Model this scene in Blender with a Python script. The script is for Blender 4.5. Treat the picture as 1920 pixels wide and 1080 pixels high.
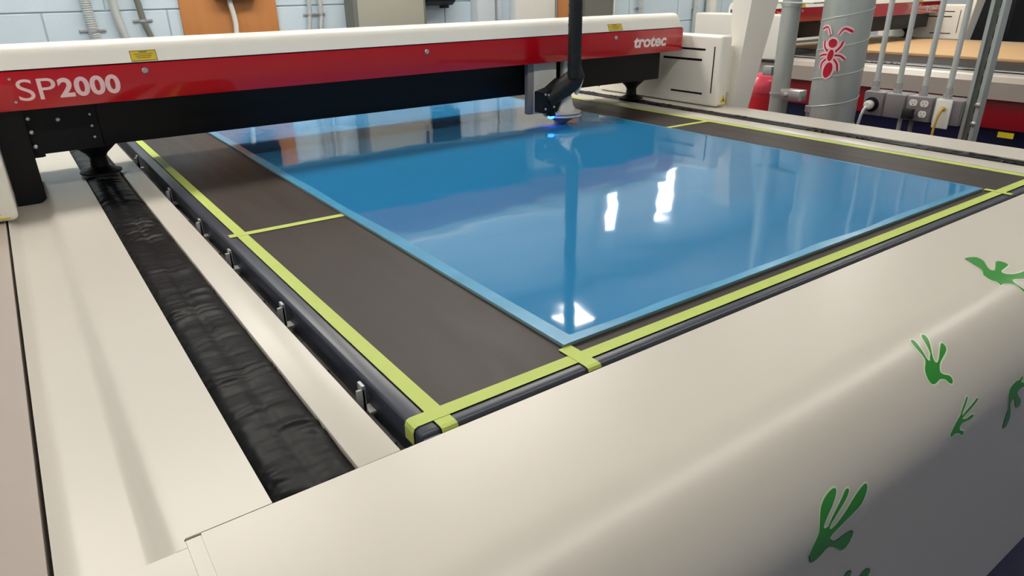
import bpy, bmesh, math, random
from mathutils import Vector, Matrix, noise
from mathutils.geometry import tessellate_polygon

for o in list(bpy.data.objects):
    bpy.data.objects.remove(o, do_unlink=True)
SC = bpy.context.scene
COL = SC.collection
PI = math.pi
T = 0.95                       # height of the cutting table above the floor; all z below are relative to it
random.seed(7)

# ------------------------------------------------------------------ camera
cam = bpy.data.cameras.new('camera')
cam.sensor_width = 36.0
cam.lens = 1283.43 * 36.0 / 1920.0
cam.clip_start = 0.02
cam_o = bpy.data.objects.new('camera', cam)
COL.objects.link(cam_o)
RM = ((0.81288517, -0.24530611, 0.52824484),
      (-0.58225212, -0.32023866, 0.74728152),
      (-0.0141483, -0.91502574, -0.40314726))
cam_o.matrix_world = Matrix(((RM[0][0], -RM[0][1], -RM[0][2], 0),
                             (RM[1][0], -RM[1][1], -RM[1][2], 0),
                             (RM[2][0], -RM[2][1], -RM[2][2], T + 0.44),
                             (0, 0, 0, 1)))
SC.camera = cam_o

# ------------------------------------------------------------------ world, exposure
w = bpy.data.worlds.new('world')
SC.world = w
w.use_nodes = True
w.node_tree.nodes['Background'].inputs[0].default_value = (0.75, 0.85, 1.0, 1)
w.node_tree.nodes['Background'].inputs[1].default_value = 0.05
vs = SC.view_settings
vs.view_transform = 'Standard'
vs.look = 'None'
vs.gamma = 1.0
vs.use_curve_mapping = False
vs.exposure = 0.0
LAMP = 16.5                    # strength of the ceiling lamp diffusers
WINDOW = 12.0

# ------------------------------------------------------------------ materials
def lin(c):
    return tuple((v / 255 / 12.92) if v <= 10 else ((v / 255 + 0.055) / 1.055) ** 2.4 for v in c) + (1.0,)

MATS = {}
def mat(name, rgb, rough=0.5, metal=0.0, var=0.06, scale=8.0, bump=0.0, bscale=60.0, stretch=(1, 1, 1),
        coat=0.0, emit=None, es=0.0, spec=0.5, rvar=0.0, trans=0.0, bdist=0.002):
    m = bpy.data.materials.new(name)
    m.use_nodes = True
    nt = m.node_tree
    p = nt.nodes['Principled BSDF']
    p.inputs['Roughness'].default_value = rough
    p.inputs['Metallic'].default_value = metal
    p.inputs['Specular IOR Level'].default_value = spec
    p.inputs['Coat Weight'].default_value = coat
    p.inputs['Coat Roughness'].default_value = 0.05
    p.inputs['Transmission Weight'].default_value = trans
    tc = nt.nodes.new('ShaderNodeTexCoord')
    mp = nt.nodes.new('ShaderNodeMapping')
    mp.inputs['Scale'].default_value = stretch
    nt.links.new(tc.outputs['Object'], mp.inputs['Vector'])
    nz = nt.nodes.new('ShaderNodeTexNoise')
    nz.inputs['Scale'].default_value = scale
    nz.inputs['Detail'].default_value = 4
    nt.links.new(mp.outputs[0], nz.inputs['Vector'])
    mx = nt.nodes.new('ShaderNodeMix')
    mx.data_type = 'RGBA'
    c = lin(rgb)
    mx.inputs['A'].default_value = tuple(v * (1 - var) for v in c[:3]) + (1,)
    mx.inputs['B'].default_value = tuple(min(1, v * (1 + var)) for v in c[:3]) + (1,)
    nt.links.new(nz.outputs['Fac'], mx.inputs['Factor'])
    nt.links.new(mx.outputs['Result'], p.inputs['Base Color'])
    if rvar:
        mr = nt.nodes.new('ShaderNodeMapRange')
        mr.inputs['To Min'].default_value = max(0.02, rough - rvar)
        mr.inputs['To Max'].default_value = rough + rvar
        nt.links.new(nz.outputs['Fac'], mr.inputs['Value'])
        nt.links.new(mr.outputs[0], p.inputs['Roughness'])
    if bump:
        n2 = nt.nodes.new('ShaderNodeTexNoise')
        n2.inputs['Scale'].default_value = bscale
        n2.inputs['Detail'].default_value = 2
        nt.links.new(mp.outputs[0], n2.inputs['Vector'])
        b = nt.nodes.new('ShaderNodeBump')
        b.inputs['Strength'].default_value = bump
        b.inputs['Distance'].default_value = bdist
        nt.links.new(n2.outputs['Fac'], b.inputs['Height'])
        nt.links.new(b.outputs[0], p.inputs['Normal'])
    if emit:
        p.inputs['Emission Color'].default_value = lin(emit)
        p.inputs['Emission Strength'].default_value = es
    MATS[name] = m
    return m

mat('cover', (203, 197, 186), 0.31, var=0.02, scale=3)
mat('operator_cover', (172, 160, 150), 0.42, var=0.03, scale=3)
mat('hood', (243, 239, 229), 0.32, var=0.02, scale=3)  # off-white of the covers, lightened to make up for missing front and side light
mat('bellows', (10, 10, 12), 0.38, var=0.4, scale=14, bump=0.8, bscale=30, bdist=0.005, stretch=(0.5, 1, 1), spec=0.12)
mat('table_top', (56, 48, 44), 0.46, spec=0.28, var=0.22, scale=5, stretch=(6, 0.8, 1), rvar=0.1, bump=0.08, bscale=90)
mat('table_frame', (60, 64, 76), 0.32, var=0.08, scale=10)
mat('gap_metal', (92, 88, 84), 0.5, metal=0.3, var=0.2, scale=12)
mat('film', (46, 128, 180), 0.05, var=0.05, scale=2.0, bump=0.32, bscale=4.2, bdist=0.0055, spec=0.75)
mat('film_edge', (72, 152, 194), 0.26, var=0.25, scale=14, bump=0.25, bscale=40)
mat('acrylic_edge', (120, 150, 150), 0.25, var=0.05)
mat('tape', (186, 202, 100), 0.55, var=0.05, scale=30, bump=0.12, bscale=220)
mat('red_panel', (192, 6, 24), 0.16, var=0.04, scale=2, coat=0.4)
mat('red_side', (150, 8, 24), 0.35, var=0.05)
mat('black_metal', (10, 10, 15), 0.42, var=0.15, scale=6, spec=0.3)
mat('black_rubber', (14, 14, 16), 0.55, var=0.2, scale=14, bump=0.2, bscale=80)
mat('dark_blue', (6, 8, 52), 0.4, var=0.15, scale=4)
mat('steel', (206, 206, 206), 0.28, metal=0.8, var=0.08, scale=20)
mat('grey_bracket', (178, 180, 180), 0.4, metal=0.5, var=0.08, scale=20)
mat('galvanised', (184, 190, 186), 0.4, metal=0.5, var=0.3, scale=12, stretch=(1, 1, 0.12), rvar=0.1)
mat('conduit_grey', (200, 204, 202), 0.4, metal=0.3, var=0.08, scale=10)
mat('box_grey', (152, 150, 152), 0.45, metal=0.1, var=0.06, scale=12)
mat('plate_grey', (122, 115, 119), 0.5, var=0.06, scale=12)
mat('panel_grey', (168, 166, 152), 0.5, var=0.04, scale=5)
mat('panel_dark', (116, 116, 108), 0.5, var=0.05, scale=5)
mat('pale_panel', (205, 213, 218), 0.45, var=0.02, scale=4)
mat('white_plastic', (228, 226, 218), 0.4, var=0.02)
mat('pink_lettering', (255, 212, 212), 0.45, var=0.03)
mat('white_lettering', (255, 236, 234), 0.45, var=0.03)
mat('yellow_label', (226, 196, 32), 0.5, var=0.05)
mat('label_print', (92, 78, 26), 0.6, var=0.05)
mat('yellow_cord', (206, 168, 60), 0.5, var=0.05)
mat('block_paint', (204, 220, 231), 0.5, var=0.035, scale=6, bump=0.2, bscale=120)
mat('mortar', (190, 202, 210), 0.7, var=0.05, scale=30, bump=0.3, bscale=200)
mat('ceiling_paint', (222, 222, 218), 0.8, var=0.03, scale=3)
mat('room_paint', (224, 230, 238), 0.7, var=0.04, scale=3)
mat('floor_concrete', (98, 104, 130), 0.5, var=0.12, scale=3, rvar=0.1)
mat('plywood', (196, 130, 74), 0.5, var=0.14, scale=3, stretch=(6, 1, 0.6), bump=0.1, bscale=60)
mat('mdf', (222, 182, 132), 0.55, var=0.06, scale=6)
mat('sticker_green', (44, 140, 46), 0.38, var=0.12, scale=14)
mat('sticker_border', (214, 230, 196), 0.4, var=0.02)
mat('ant_red', (190, 12, 48), 0.4, var=0.06, scale=20)
mat('ant_border', (255, 214, 218), 0.4, var=0.02)
mat('lamp_diffuser', (250, 246, 236), 0.6, var=0.0, emit=(255, 249, 238), es=LAMP)
mat('daylight_pane', (235, 242, 255), 0.3, var=0.0, emit=(226, 238, 255), es=WINDOW)
mat('blue_led', (60, 120, 255), 0.3, var=0.0, emit=(30, 90, 255), es=14.0)
mat('clear_nozzle', (214, 212, 206), 0.25, var=0.04, metal=0.1)
mat('red_plastic', (190, 16, 34), 0.3, var=0.08)
mat('pink_plastic', (226, 74, 96), 0.25, var=0.2, scale=40, bump=0.6, bscale=50)
mat('black_cloth', (9, 9, 13), 0.8, var=0.2)

# ------------------------------------------------------------------ mesh helpers
class MB:
    """collects geometry in table-relative coordinates; build() links one mesh object"""
    def __init__(s):
        s.bm = bmesh.new()
    def poly(s, pts):
        vs_ = [s.bm.verts.new(p) for p in pts]
        return s.bm.faces.new(vs_)
    def faces(s, pts, fs):
        vs_ = [s.bm.verts.new(p) for p in pts]
        for f in fs:
            s.bm.faces.new([vs_[i] for i in f])
        return s
    def box(s, x0, x1, y0, y1, z0, z1, bev=0.0, seg=2):
        n0 = len(s.bm.edges)
        s.bm.edges.ensure_lookup_table()
        P = [(x0, y0, z0), (x1, y0, z0), (x1, y1, z0), (x0, y1, z0), (x0, y0, z1), (x1, y0, z1), (x1, y1, z1), (x0, y1, z1)]
        s.faces(P, [(0, 3, 2, 1), (4, 5, 6, 7), (0, 1, 5, 4), (1, 2, 6, 5), (2, 3, 7, 6), (3, 0, 4, 7)])
        if bev > 0:
            s.bm.edges.ensure_lookup_table()
            es = s.bm.edges[n0:]
            bmesh.ops.bevel(s.bm, geom=list(es), offset=bev, segments=seg, profile=0.5, affect='EDGES')
        return s
    def prism(s, prof, a, b, axis='x', bev=0.0):
        """closed profile extruded along an axis; prof points are the two other coordinates in xyz order"""
        def mk(q, t):
            return (t, q[0], q[1]) if axis == 'x' else ((q[0], t, q[1]) if axis == 'y' else (q[0], q[1], t))
        n = len(prof)
        A = [s.bm.verts.new(mk(q, a)) for q in prof]
        B = [s.bm.verts.new(mk(q, b)) for q in prof]
        fs = [s.bm.faces.new(A), s.bm.faces.new(B[::-1])]
        for i in range(n):
            j = (i + 1) % n
            fs.append(s.bm.faces.new((A[j], A[i], B[i], B[j])))
        bmesh.ops.recalc_face_normals(s.bm, faces=fs)
        return s
    def tube(s, pts, r, n=12, caps=True):
        pts = [Vector(p) for p in pts]
        rs = r if isinstance(r, (list, tuple)) else [r] * len(pts)
        rings = []
        up = None
        for i, p in enumerate(pts):
            d = (pts[min(i + 1, len(pts) - 1)] - pts[max(i - 1, 0)]).normalized()
            if up is None:
                a = Vector((0, 0, 1)) if abs(d.z) < 0.9 else Vector((1, 0, 0))
                u = d.cross(a).normalized()
            else:
                u = (up - d * up.dot(d)).normalized()
            up = u
            v = d.cross(u)
            rings.append([s.bm.verts.new(p + (u * math.cos(2 * PI * k / n) + v * math.sin(2 * PI * k / n)) * rs[i]) for k in range(n)])
        for A, B in zip(rings, rings[1:]):
            for k in range(n):
                s.bm.faces.new((A[k], A[(k + 1) % n], B[(k + 1) % n], B[k]))
        if caps:
            s.bm.faces.new(rings[0][::-1])
            s.bm.faces.new(rings[-1])
        return s
    def lathe(s, prof, c, n=24, axis='z'):
        """prof = [(r, h)...] about a vertical (or x / y) axis through c"""
        rings = []
        for r, h in prof:
            ring = []
            for k in range(n):
                a = 2 * PI * k / n
                u, v = r * math.cos(a), r * math.sin(a)
                q = (c[0] + u, c[1] + v, c[2] + h) if axis == 'z' else ((c[0] + u, c[1] + h, c[2] + v) if axis == 'y' else (c[0] + h, c[1] + u, c[2] + v))
                ring.append(s.bm.verts.new(q))
            rings.append(ring)
        fs = []
        for A, B in zip(rings, rings[1:]):
            for k in range(n):
                fs.append(s.bm.faces.new((A[k], A[(k + 1) % n], B[(k + 1) % n], B[k])))
        fs.append(s.bm.faces.new(rings[0][::-1]))
        fs.append(s.bm.faces.new(rings[-1]))
        bmesh.ops.recalc_face_normals(s.bm, faces=fs)
        return s
    def build(s, name, material, parent=None, base=None, smooth=35, fix=False):
        if fix:
            bmesh.ops.recalc_face_normals(s.bm, faces=s.bm.faces)
        if parent is not None:
            b = Vector(parent['_b'])
        else:
            b = Vector(base if base is not None else (0, 0, 0))
        for v in s.bm.verts:
            v.co -= b
        me = bpy.data.meshes.new(name)
        s.bm.to_mesh(me)
        s.bm.free()
        me.materials.append(MATS[material])
        if smooth:
            me.polygons.foreach_set('use_smooth', [True] * len(me.polygons))
            me.set_sharp_from_angle(angle=math.radians(smooth))
        o = bpy.data.objects.new(name, me)
        COL.objects.link(o)
        o['_b'] = tuple(b)
        if parent is not None:
            o.parent = parent
        else:
            o.location = (b.x, b.y, b.z + T)
        return o

def tag(o, label, cat, group=None, kind=None):
    if label: o['label'] = label
    if cat: o['category'] = cat
    if group: o['group'] = group
    if kind: o['kind'] = kind
    return o

def thing(name, label, cat, base=(0, 0, 0), group=None):
    o = bpy.data.objects.new(name, None)
    COL.objects.link(o)
    o.empty_display_size = 0.05
    o['_b'] = tuple(base)
    o.location = (base[0], base[1], base[2] + T)
    return tag(o, label, cat, group)

def struct(name, mb, material, label=None, base=(0, 0, 0)):
    o = mb.build(name, material, None, base)
    o['kind'] = 'structure'
    if label: o['label'] = label
    return o

def copy_mesh(src, name, parent, off):
    o = src.copy()
    o.name = name
    COL.objects.link(o)
    o.parent = parent
    o.location = off
    return o

def text_mesh(txt, x0, x1, z0, z1, y, name, material, parent, bold=0.0, shear=0.0, spacing=1.0, depth=0.0006):
    cu = bpy.data.curves.new(name, 'FONT')
    cu.body = txt
    cu.offset = bold
    cu.shear = shear
    cu.space_character = spacing
    cu.resolution_u = 6
    cu.extrude = 0.0
    tmp = bpy.data.objects.new(name, cu)
    COL.objects.link(tmp)
    dg = bpy.context.evaluated_depsgraph_get()
    me = bpy.data.meshes.new_from_object(tmp.evaluated_get(dg))
    bpy.data.objects.remove(tmp, do_unlink=True)
    bpy.data.curves.remove(cu)
    xs = [v.co.x for v in me.vertices]
    ys = [v.co.y for v in me.vertices]
    b = Vector(parent['_b'])
    ax, ay = min(xs), min(ys)
    kx, ky = (x1 - x0) / (max(xs) - ax), (z1 - z0) / (max(ys) - ay)
    for v in me.vertices:
        v.co = Vector((x0 + (v.co.x - ax) * kx, y - depth, z0 + (v.co.y - ay) * ky)) - b
    me.materials.clear()
    me.materials.append(MATS[material])
    o = bpy.data.objects.new(name, me)
    COL.objects.link(o)
    o.parent = parent
    o['_b'] = tuple(b)
    return o

# ------------------------------------------------------------------ the room
WALL_Y, WALL_R, WALL_L, WALL_F, CEIL = 4.2, 7.5, -2.6, -2.8, 2.0
struct('floor', MB().box(WALL_L, WALL_R, WALL_F, WALL_Y + 0.2, -T - 0.1, -T), 'floor_concrete', 'grey concrete workshop floor')
struct('ceiling', MB().box(WALL_L, WALL_R, WALL_F, WALL_Y + 0.2, CEIL, CEIL + 0.1), 'ceiling_paint', 'pale workshop ceiling')
struct('wall_left', MB().box(WALL_L - 0.15, WALL_L, WALL_F, WALL_Y + 0.2, -T, CEIL), 'room_paint', 'grey painted side wall')
struct('wall_right', MB().box(WALL_R, WALL_R + 0.15, WALL_F, WALL_Y + 0.2, -T, CEIL), 'room_paint', 'grey painted far side wall')
struct('wall_front', MB().box(WALL_L, WALL_R, WALL_F - 0.15, WALL_F, -T, CEIL), 'room_paint', 'grey painted wall facing the machines')
wall = struct('wall_back', MB().box(WALL_L, WALL_R, WALL_Y + 0.006, WALL_Y + 0.2, -T, CEIL), 'mortar', 'pale blue painted concrete block wall')
# concrete blocks: 0.405 x 0.2 m, running bond, a course joint at z = 0.355
def block_mesh(wd, ht):
    return MB().box(0, wd, -0.002, 0.012, 0, ht, bev=0.003, seg=1)
BW, BH, J = 0.56, 0.2, 0.006
proto = {}
z0 = 0.355 - 7 * BH
row = 0
while z0 < CEIL - 0.01:
    zb, zt = max(z0, -T), min(z0 + BH, CEIL)
    x = WALL_L + 0.02 - (BW / 2 if row % 2 else 0.0)
    while x < WALL_R:
        xa, xb = max(x, WALL_L), min(x + BW, WALL_R)
        if xb - xa > 0.05 and zt - zb > 0.04:
            key = (round(xb - xa, 3), round(zt - zb, 3))
            if key not in proto:
                o = block_mesh(key[0] - J, key[1] - J).build('concrete_block', 'block_paint', wall)
                proto[key] = o
            else:
                o = proto[key].copy()
                COL.objects.link(o)
                o.parent = wall
            o.location = (xa + J / 2, WALL_Y, zb + J / 2)
        x += BW
    z0 += BH
    row += 1

# window on the block wall, bright daylight at both sides of a drawn white blind
wf = MB()
for a in ((3.90, 4.84, 1.56, 1.60), (3.90, 4.84, 1.12, 1.16), (3.90, 3.945, 1.16, 1.56), (4.795, 4.84, 1.16, 1.56)):
    wf.box(a[0], a[1], WALL_Y - 0.05, WALL_Y - 0.001, a[2], a[3], bev=0.004)
win = struct('window_1', wf, 'white_plastic', 'white framed window with a drawn blind')
MB().box(3.945, 4.795, WALL_Y - 0.02, WALL_Y - 0.012, 1.16, 1.56).build('pane', 'daylight_pane', win)
bl = MB()
bl.box(4.07, 4.585, WALL_Y - 0.034, WALL_Y - 0.026, 1.17, 1.55, bev=0.002)
bl.tube([(4.07, WALL_Y - 0.03, 1.55), (4.585, WALL_Y - 0.03, 1.55)], 0.016)
bl.build('blind', 'pale_panel', win)

# ceiling lamps
def ceiling_lamp(x, y, lx, ly, label):
    t = thing('ceiling_lamp', label, 'lamp', (x, y, CEIL - 0.06), 'ceiling lamps')
    m = MB()
    m.box(x - lx / 2, x + lx / 2, y - ly / 2, y + ly / 2, CEIL - 0.045, CEIL - 0.001, bev=0.006)
    m.build('housing', 'white_plastic', t)
    MB().box(x - lx / 2 + 0.02, x + lx / 2 - 0.02, y - ly / 2 + 0.02, y + ly / 2 - 0.02, CEIL - 0.06, CEIL - 0.044, bev=0.004).build('diffuser', 'lamp_diffuser', t)
ceiling_lamp(-1.05, 0.25, 2.4, 0.17, 'long ceiling lamp over the operator side cover')
ceiling_lamp(1.45, 0.25, 2.4, 0.17, 'long ceiling lamp over the front cover')
ceiling_lamp(3.95, 0.25, 2.4, 0.17, 'long ceiling lamp in front of the second machine')
ceiling_lamp(-1.9, 1.7, 0.3, 1.25, 'added long fill lamp by the side wall, brightening left-facing sides')  # added fill lamp for the left-facing sides of end box and housing
ceiling_lamp(0.2, 2.90, 1.5, 0.5, 'long ceiling lamp near the block wall over the grey conduits')
ceiling_lamp(2.0, 2.90, 1.5, 0.5, 'long ceiling lamp near the block wall over the black bellows')
ceiling_lamp(5.2, 2.90, 1.5, 0.5, 'long ceiling lamp near the block wall over the second machine')
ceiling_lamp(3.17, 3.66, 0.3, 0.26, 'small square ceiling lamp close to the block wall')

# ------------------------------------------------------------------ machine beds
FY0, FR = 0.39, 0.12           # front cover: end of the flat, radius of the rounded nose
FYF = FY0 - FR
def nose(back, thick=0.004, bottom=-0.59):
    """closed yz profile of the front cover"""
    out = [(back, 0.0), (FY0, 0.0)]
    for k in range(1, 25):
        a = PI / 2 * k / 24
        out.append((FY0 - FR * math.sin(a), -FR + FR * math.cos(a)))
    out.append((FYF, bottom))
    inn = [(FYF + 0.03, bottom), (FYF + 0.03, -FR)]
    for k in range(11, 0, -1):
        a = PI / 2 * k / 12
        inn.append((FY0 - (FR - 0.03) * math.sin(a), -FR + (FR - 0.03) * math.cos(a)))
    inn += [(FY0, -0.03), (back, -0.03)]
    return out + inn

def bellows_mesh(x0, x1, y0, y1, seed, z=-0.004):
    m = MB()
    nx, ny = 14, int((y1 - y0) / 0.0045)
    rows = []
    rnd = random.Random(seed)
    for j in range(ny + 1):
        y = y0 + (y1 - y0) * j / ny
        r = []
        for i in range(nx + 1):
            u = i / nx
            x = x0 + (x1 - x0) * u
            # pleats run across the strip, a crease runs along its middle
            wob = noise.noise(Vector((x * 9 + seed, y * 6, 0.3)))
            ph = (y + 0.030 * wob + 0.03 * noise.noise(Vector((seed, y * 23, 1.7))) + 0.010 * abs(u - 0.5)) / 0.03
            fold = abs((ph % 1.0) - 0.5) * 2
            amp = 0.0075 * max(0.0, noise.noise(Vector((x * 16, y * 13, seed))) + 0.05)
            crease = -0.0035 * math.exp(-((u - 0.52 - 0.03 * wob) / 0.05) ** 2)
            edge = 0.008 * min(1, min(u, 1 - u) / 0.16) ** 0.6
            r.append(m.bm.verts.new((x, y, z - 0.008 + edge + fold * amp + crease)))
        rows.append(r)
    for A, B in zip(rows, rows[1:]):
        for i in range(nx):
            m.bm.faces.new((A[i], A[i + 1], B[i + 1], B[i]))
    return m

def machine(ox, oy, label, detailed):
    t = thing('laser_cutter', label, 'laser cutter', (ox + 1.1, oy + 1.8, -T))
    X = lambda v: v + ox
    Y = lambda v: v + oy
    YB, YE = 3.07, 3.36
    shift = lambda prof: [(q[0] + oy, q[1]) for q in prof]
    # front cover with rounded nose
    m = MB()
    m.prism(shift(nose(0.545)), X(0.03), X(2.29), 'x')
    m.prism(shift(nose(0.533)), X(-0.067), X(0.03), 'x')
    fc = m.build('front_cover', 'cover', t, smooth=50)
    if detailed:
        MB().box(X(0.0295), X(0.0425), Y(0.40), Y(0.5425), -0.001, 0.0006, bev=0.0004, seg=1).build('slot_insert', 'cover', fc)
        MB().box(X(0.029), X(0.043), Y(0.5425), Y(0.5438), 0.0, 0.0007).build('slot_edge', 'black_metal', fc)
    # operator side cover
    m = MB()
    m.prism([(X(-0.0715), -0.0), (X(-0.34), -0.03), (X(-0.34), -0.6), (X(-0.30), -0.6), (X(-0.30), -0.06), (X(-0.0715), -0.03)] if detailed else
            [(X(-0.0715), 0.0), (X(-0.12), -0.02), (X(-0.12), -0.1), (X(-0.0715), -0.1)], Y(0.30), Y(YE), 'y')
    m.build('operator_cover', 'operator_cover', t)
    # side channel: shallow trough in which the gantry column runs
    m = MB()
    m.prism([(X(-0.067), 0), (X(-0.064), -0.002), (X(-0.056), -0.009), (X(-0.050), -0.0115), (X(-0.046), -0.012), (X(-0.004), -0.012), (X(0.000), -0.0115), (X(0.006), -0.009), (X(0.015), -0.002), (X(0.021), 0),
             (X(0.0299), 0), (X(0.0299), -0.03), (X(-0.067), -0.03)], Y(0.5335), Y(YE), 'y')
    m.prism([(X(0.0299), 0), (X(0.107), 0), (X(0.107), -0.03), (X(0.0299), -0.03)], Y(0.5462), Y(YE), 'y')
    m.build('channel_cover', 'cover', t, smooth=60)
    # inner strips and outer cover beside the bellows
    MB().box(X(0.194), X(0.242), Y(0.5475), Y(YE), -0.02, -0.0012, bev=0.0015).build('inner_strip', 'cover', t)
    MB().box(X(1.995), X(2.074), Y(0.5475), Y(YE), -0.02, -0.0012, bev=0.0015).build('inner_strip', 'cover', t)
    m = MB()
    m.prism([(X(2.14), 0), (X(2.29), 0), (X(2.296), -0.006), (X(2.296), -0.09), (X(2.26), -0.09), (X(2.26), -0.03), (X(2.14), -0.03)], Y(0.5475), Y(YE), 'y')
    m.build('outer_cover', 'cover', t)
    MB().box(X(0.242), X(2.14), Y(YB), Y(YE), -0.03, 0.0, bev=0.002).build('rear_cover', 'cover', t)
    bellows_mesh(X(0.1075), X(0.1935), Y(0.546), Y(YB + 0.28), 3.1 + ox, 0.0).build('bellows', 'bellows', t, smooth=70)
    bellows_mesh(X(2.0745), X(2.1395), Y(0.546), Y(YB + 0.28), 8.4 + ox, 0.0).build('bellows', 'bellows', t, smooth=70)
    # cutting table
    tb = MB().box(X(0.297), X(1.972), Y(0.574), Y(YB - 0.01), -0.03, 0.0).build('cutting_table', 'table_top', t)
    MB().box(X(0.2705), X(0.2968), Y(0.554), Y(YB - 0.005), -0.06, -0.0001, bev=0.006, seg=3).build('frame_rail', 'table_frame', tb)
    MB().box(X(1.9722), X(1.989), Y(0.554), Y(YB - 0.005), -0.06, -0.0001, bev=0.005, seg=3).build('frame_rail', 'table_frame', tb)
    MB().box(X(0.297), X(1.972), Y(0.5535), Y(0.5738), -0.06, -0.0001, bev=0.005, seg=3).build('frame_rail', 'table_frame', tb)
    if detailed:
        # table corner end cap with its slot
        m = MB()
        m.box(X(0.2710), X(0.2930), Y(0.5490), Y(0.5538), -0.05, -0.004, bev=0.002)
        m.build('end_cap', 'table_frame', tb)
        MB().box(X(0.2755), X(0.2785), Y(0.5484), Y(0.5492), -0.022, -0.012).build('end_slot', 'black_metal', tb)
        # tray floor and brackets in the gap beside the table
        MB().box(X(0.2425), X(0.272), Y(0.548), Y(YB), -0.055, -0.045).build('gap_tray', 'gap_metal', t)
        br = None
        for yb in (0.678, 0.967, 1.259, 1.487, 1.793, 2.243):
            m = MB()
            m.box(X(0.2500), X(0.2610), Y(yb), Y(yb + 0.0045), -0.0448, 0.000, bev=0.0006, seg=1)
            m.box(X(0.2572), X(0.2610), Y(yb), Y(yb + 0.014), -0.0448, 0.0045, bev=0.0006, seg=1)
            m.box(X(0.2500), X(0.2700), Y(yb - 0.006), Y(yb + 0.014), -0.0345, -0.031, bev=0.0006, seg=1)
            m.build('bracket', 'grey_bracket', t)
        for k, ys in enumerate((0.60, 0.80, 1.08, 1.36, 1.62, 1.95)):
            MB().box(X(0.244), X(0.262), Y(ys), Y(ys + 0.10), -0.0448, -0.030, bev=0.002).build('spring_clip', 'gap_metal', t)
    # side panels and base
    base_y0, base_y1 = FYF + 0.031, YE
    for s, xs in ((-1, (-0.0705, -0.0405)), (1, (2.262, 2.289))):
        if detailed and s < 0:
            continue
        a, b = xs
        MB().box(X(a), X(b), Y(base_y0), Y(base_y1), -0.105, -0.031 if s < 0 else -0.0905, bev=0.002).build('side_panel', 'box_grey', t)
        MB().box(X(a), X(b), Y(base_y0), Y(base_y1), -0.245, -0.1055, bev=0.002).build('red_side_panel', 'red_side', t)
    MB().box(X(-0.03), X(2.255), Y(base_y0 + 0.002), Y(YE - 0.01), -T + 0.08, -0.075).build('body', 'dark_blue', t)
    MB().box(X(-0.06), X(2.285), Y(FYF + 0.006), Y(base_y0), -T + 0.02, -0.5905, bev=0.003).build('front_base', 'dark_blue', t)
    for fx in (0.15, 2.05):
        for fy in (0.5, 3.1):
            MB().lathe([(0.05, -T), (0.05, -T + 0.02), (0.02, -T + 0.025), (0.02, -T + 0.081)], (X(fx), Y(fy), 0), 16).build('foot', 'black_metal', t)
    return t

bed1 = machine(0, 0, 'large off-white flatbed laser cutter with dark table in the foreground', True)
bed2 = machine(4.03, 0.42, 'second off-white laser cutter with red and navy side behind the galvanised pipes', False)
MB().box(3.9555, 3.9594, 1.315, 1.385, -0.282, -0.255).build('yellow_label', 'yellow_label', bed2)

# ------------------------------------------------------------------ gantries
RY = 1.90                      # front of the red panel
BY = 1.96                      # front of the black beam
def hood_profile():
    pts = [(RY, 0.2885), (RY + 0.0125, 0.3135), (RY + 0.016, 0.319), (RY + 0.021, 0.3265), (RY + 0.028, 0.3325), (RY + 0.037, 0.3365), (RY + 0.050, 0.338), (RY + 0.29, 0.3275),
           (RY + 0.32, 0.325), (RY + 0.337, 0.317), (RY + 0.347, 0.30), (RY + 0.35, 0.285), (RY + 0.35, 0.10), (RY + 0.335, 0.10), (RY + 0.335, 0.2805), (RY + 0.03, 0.2885)]
    return pts

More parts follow.
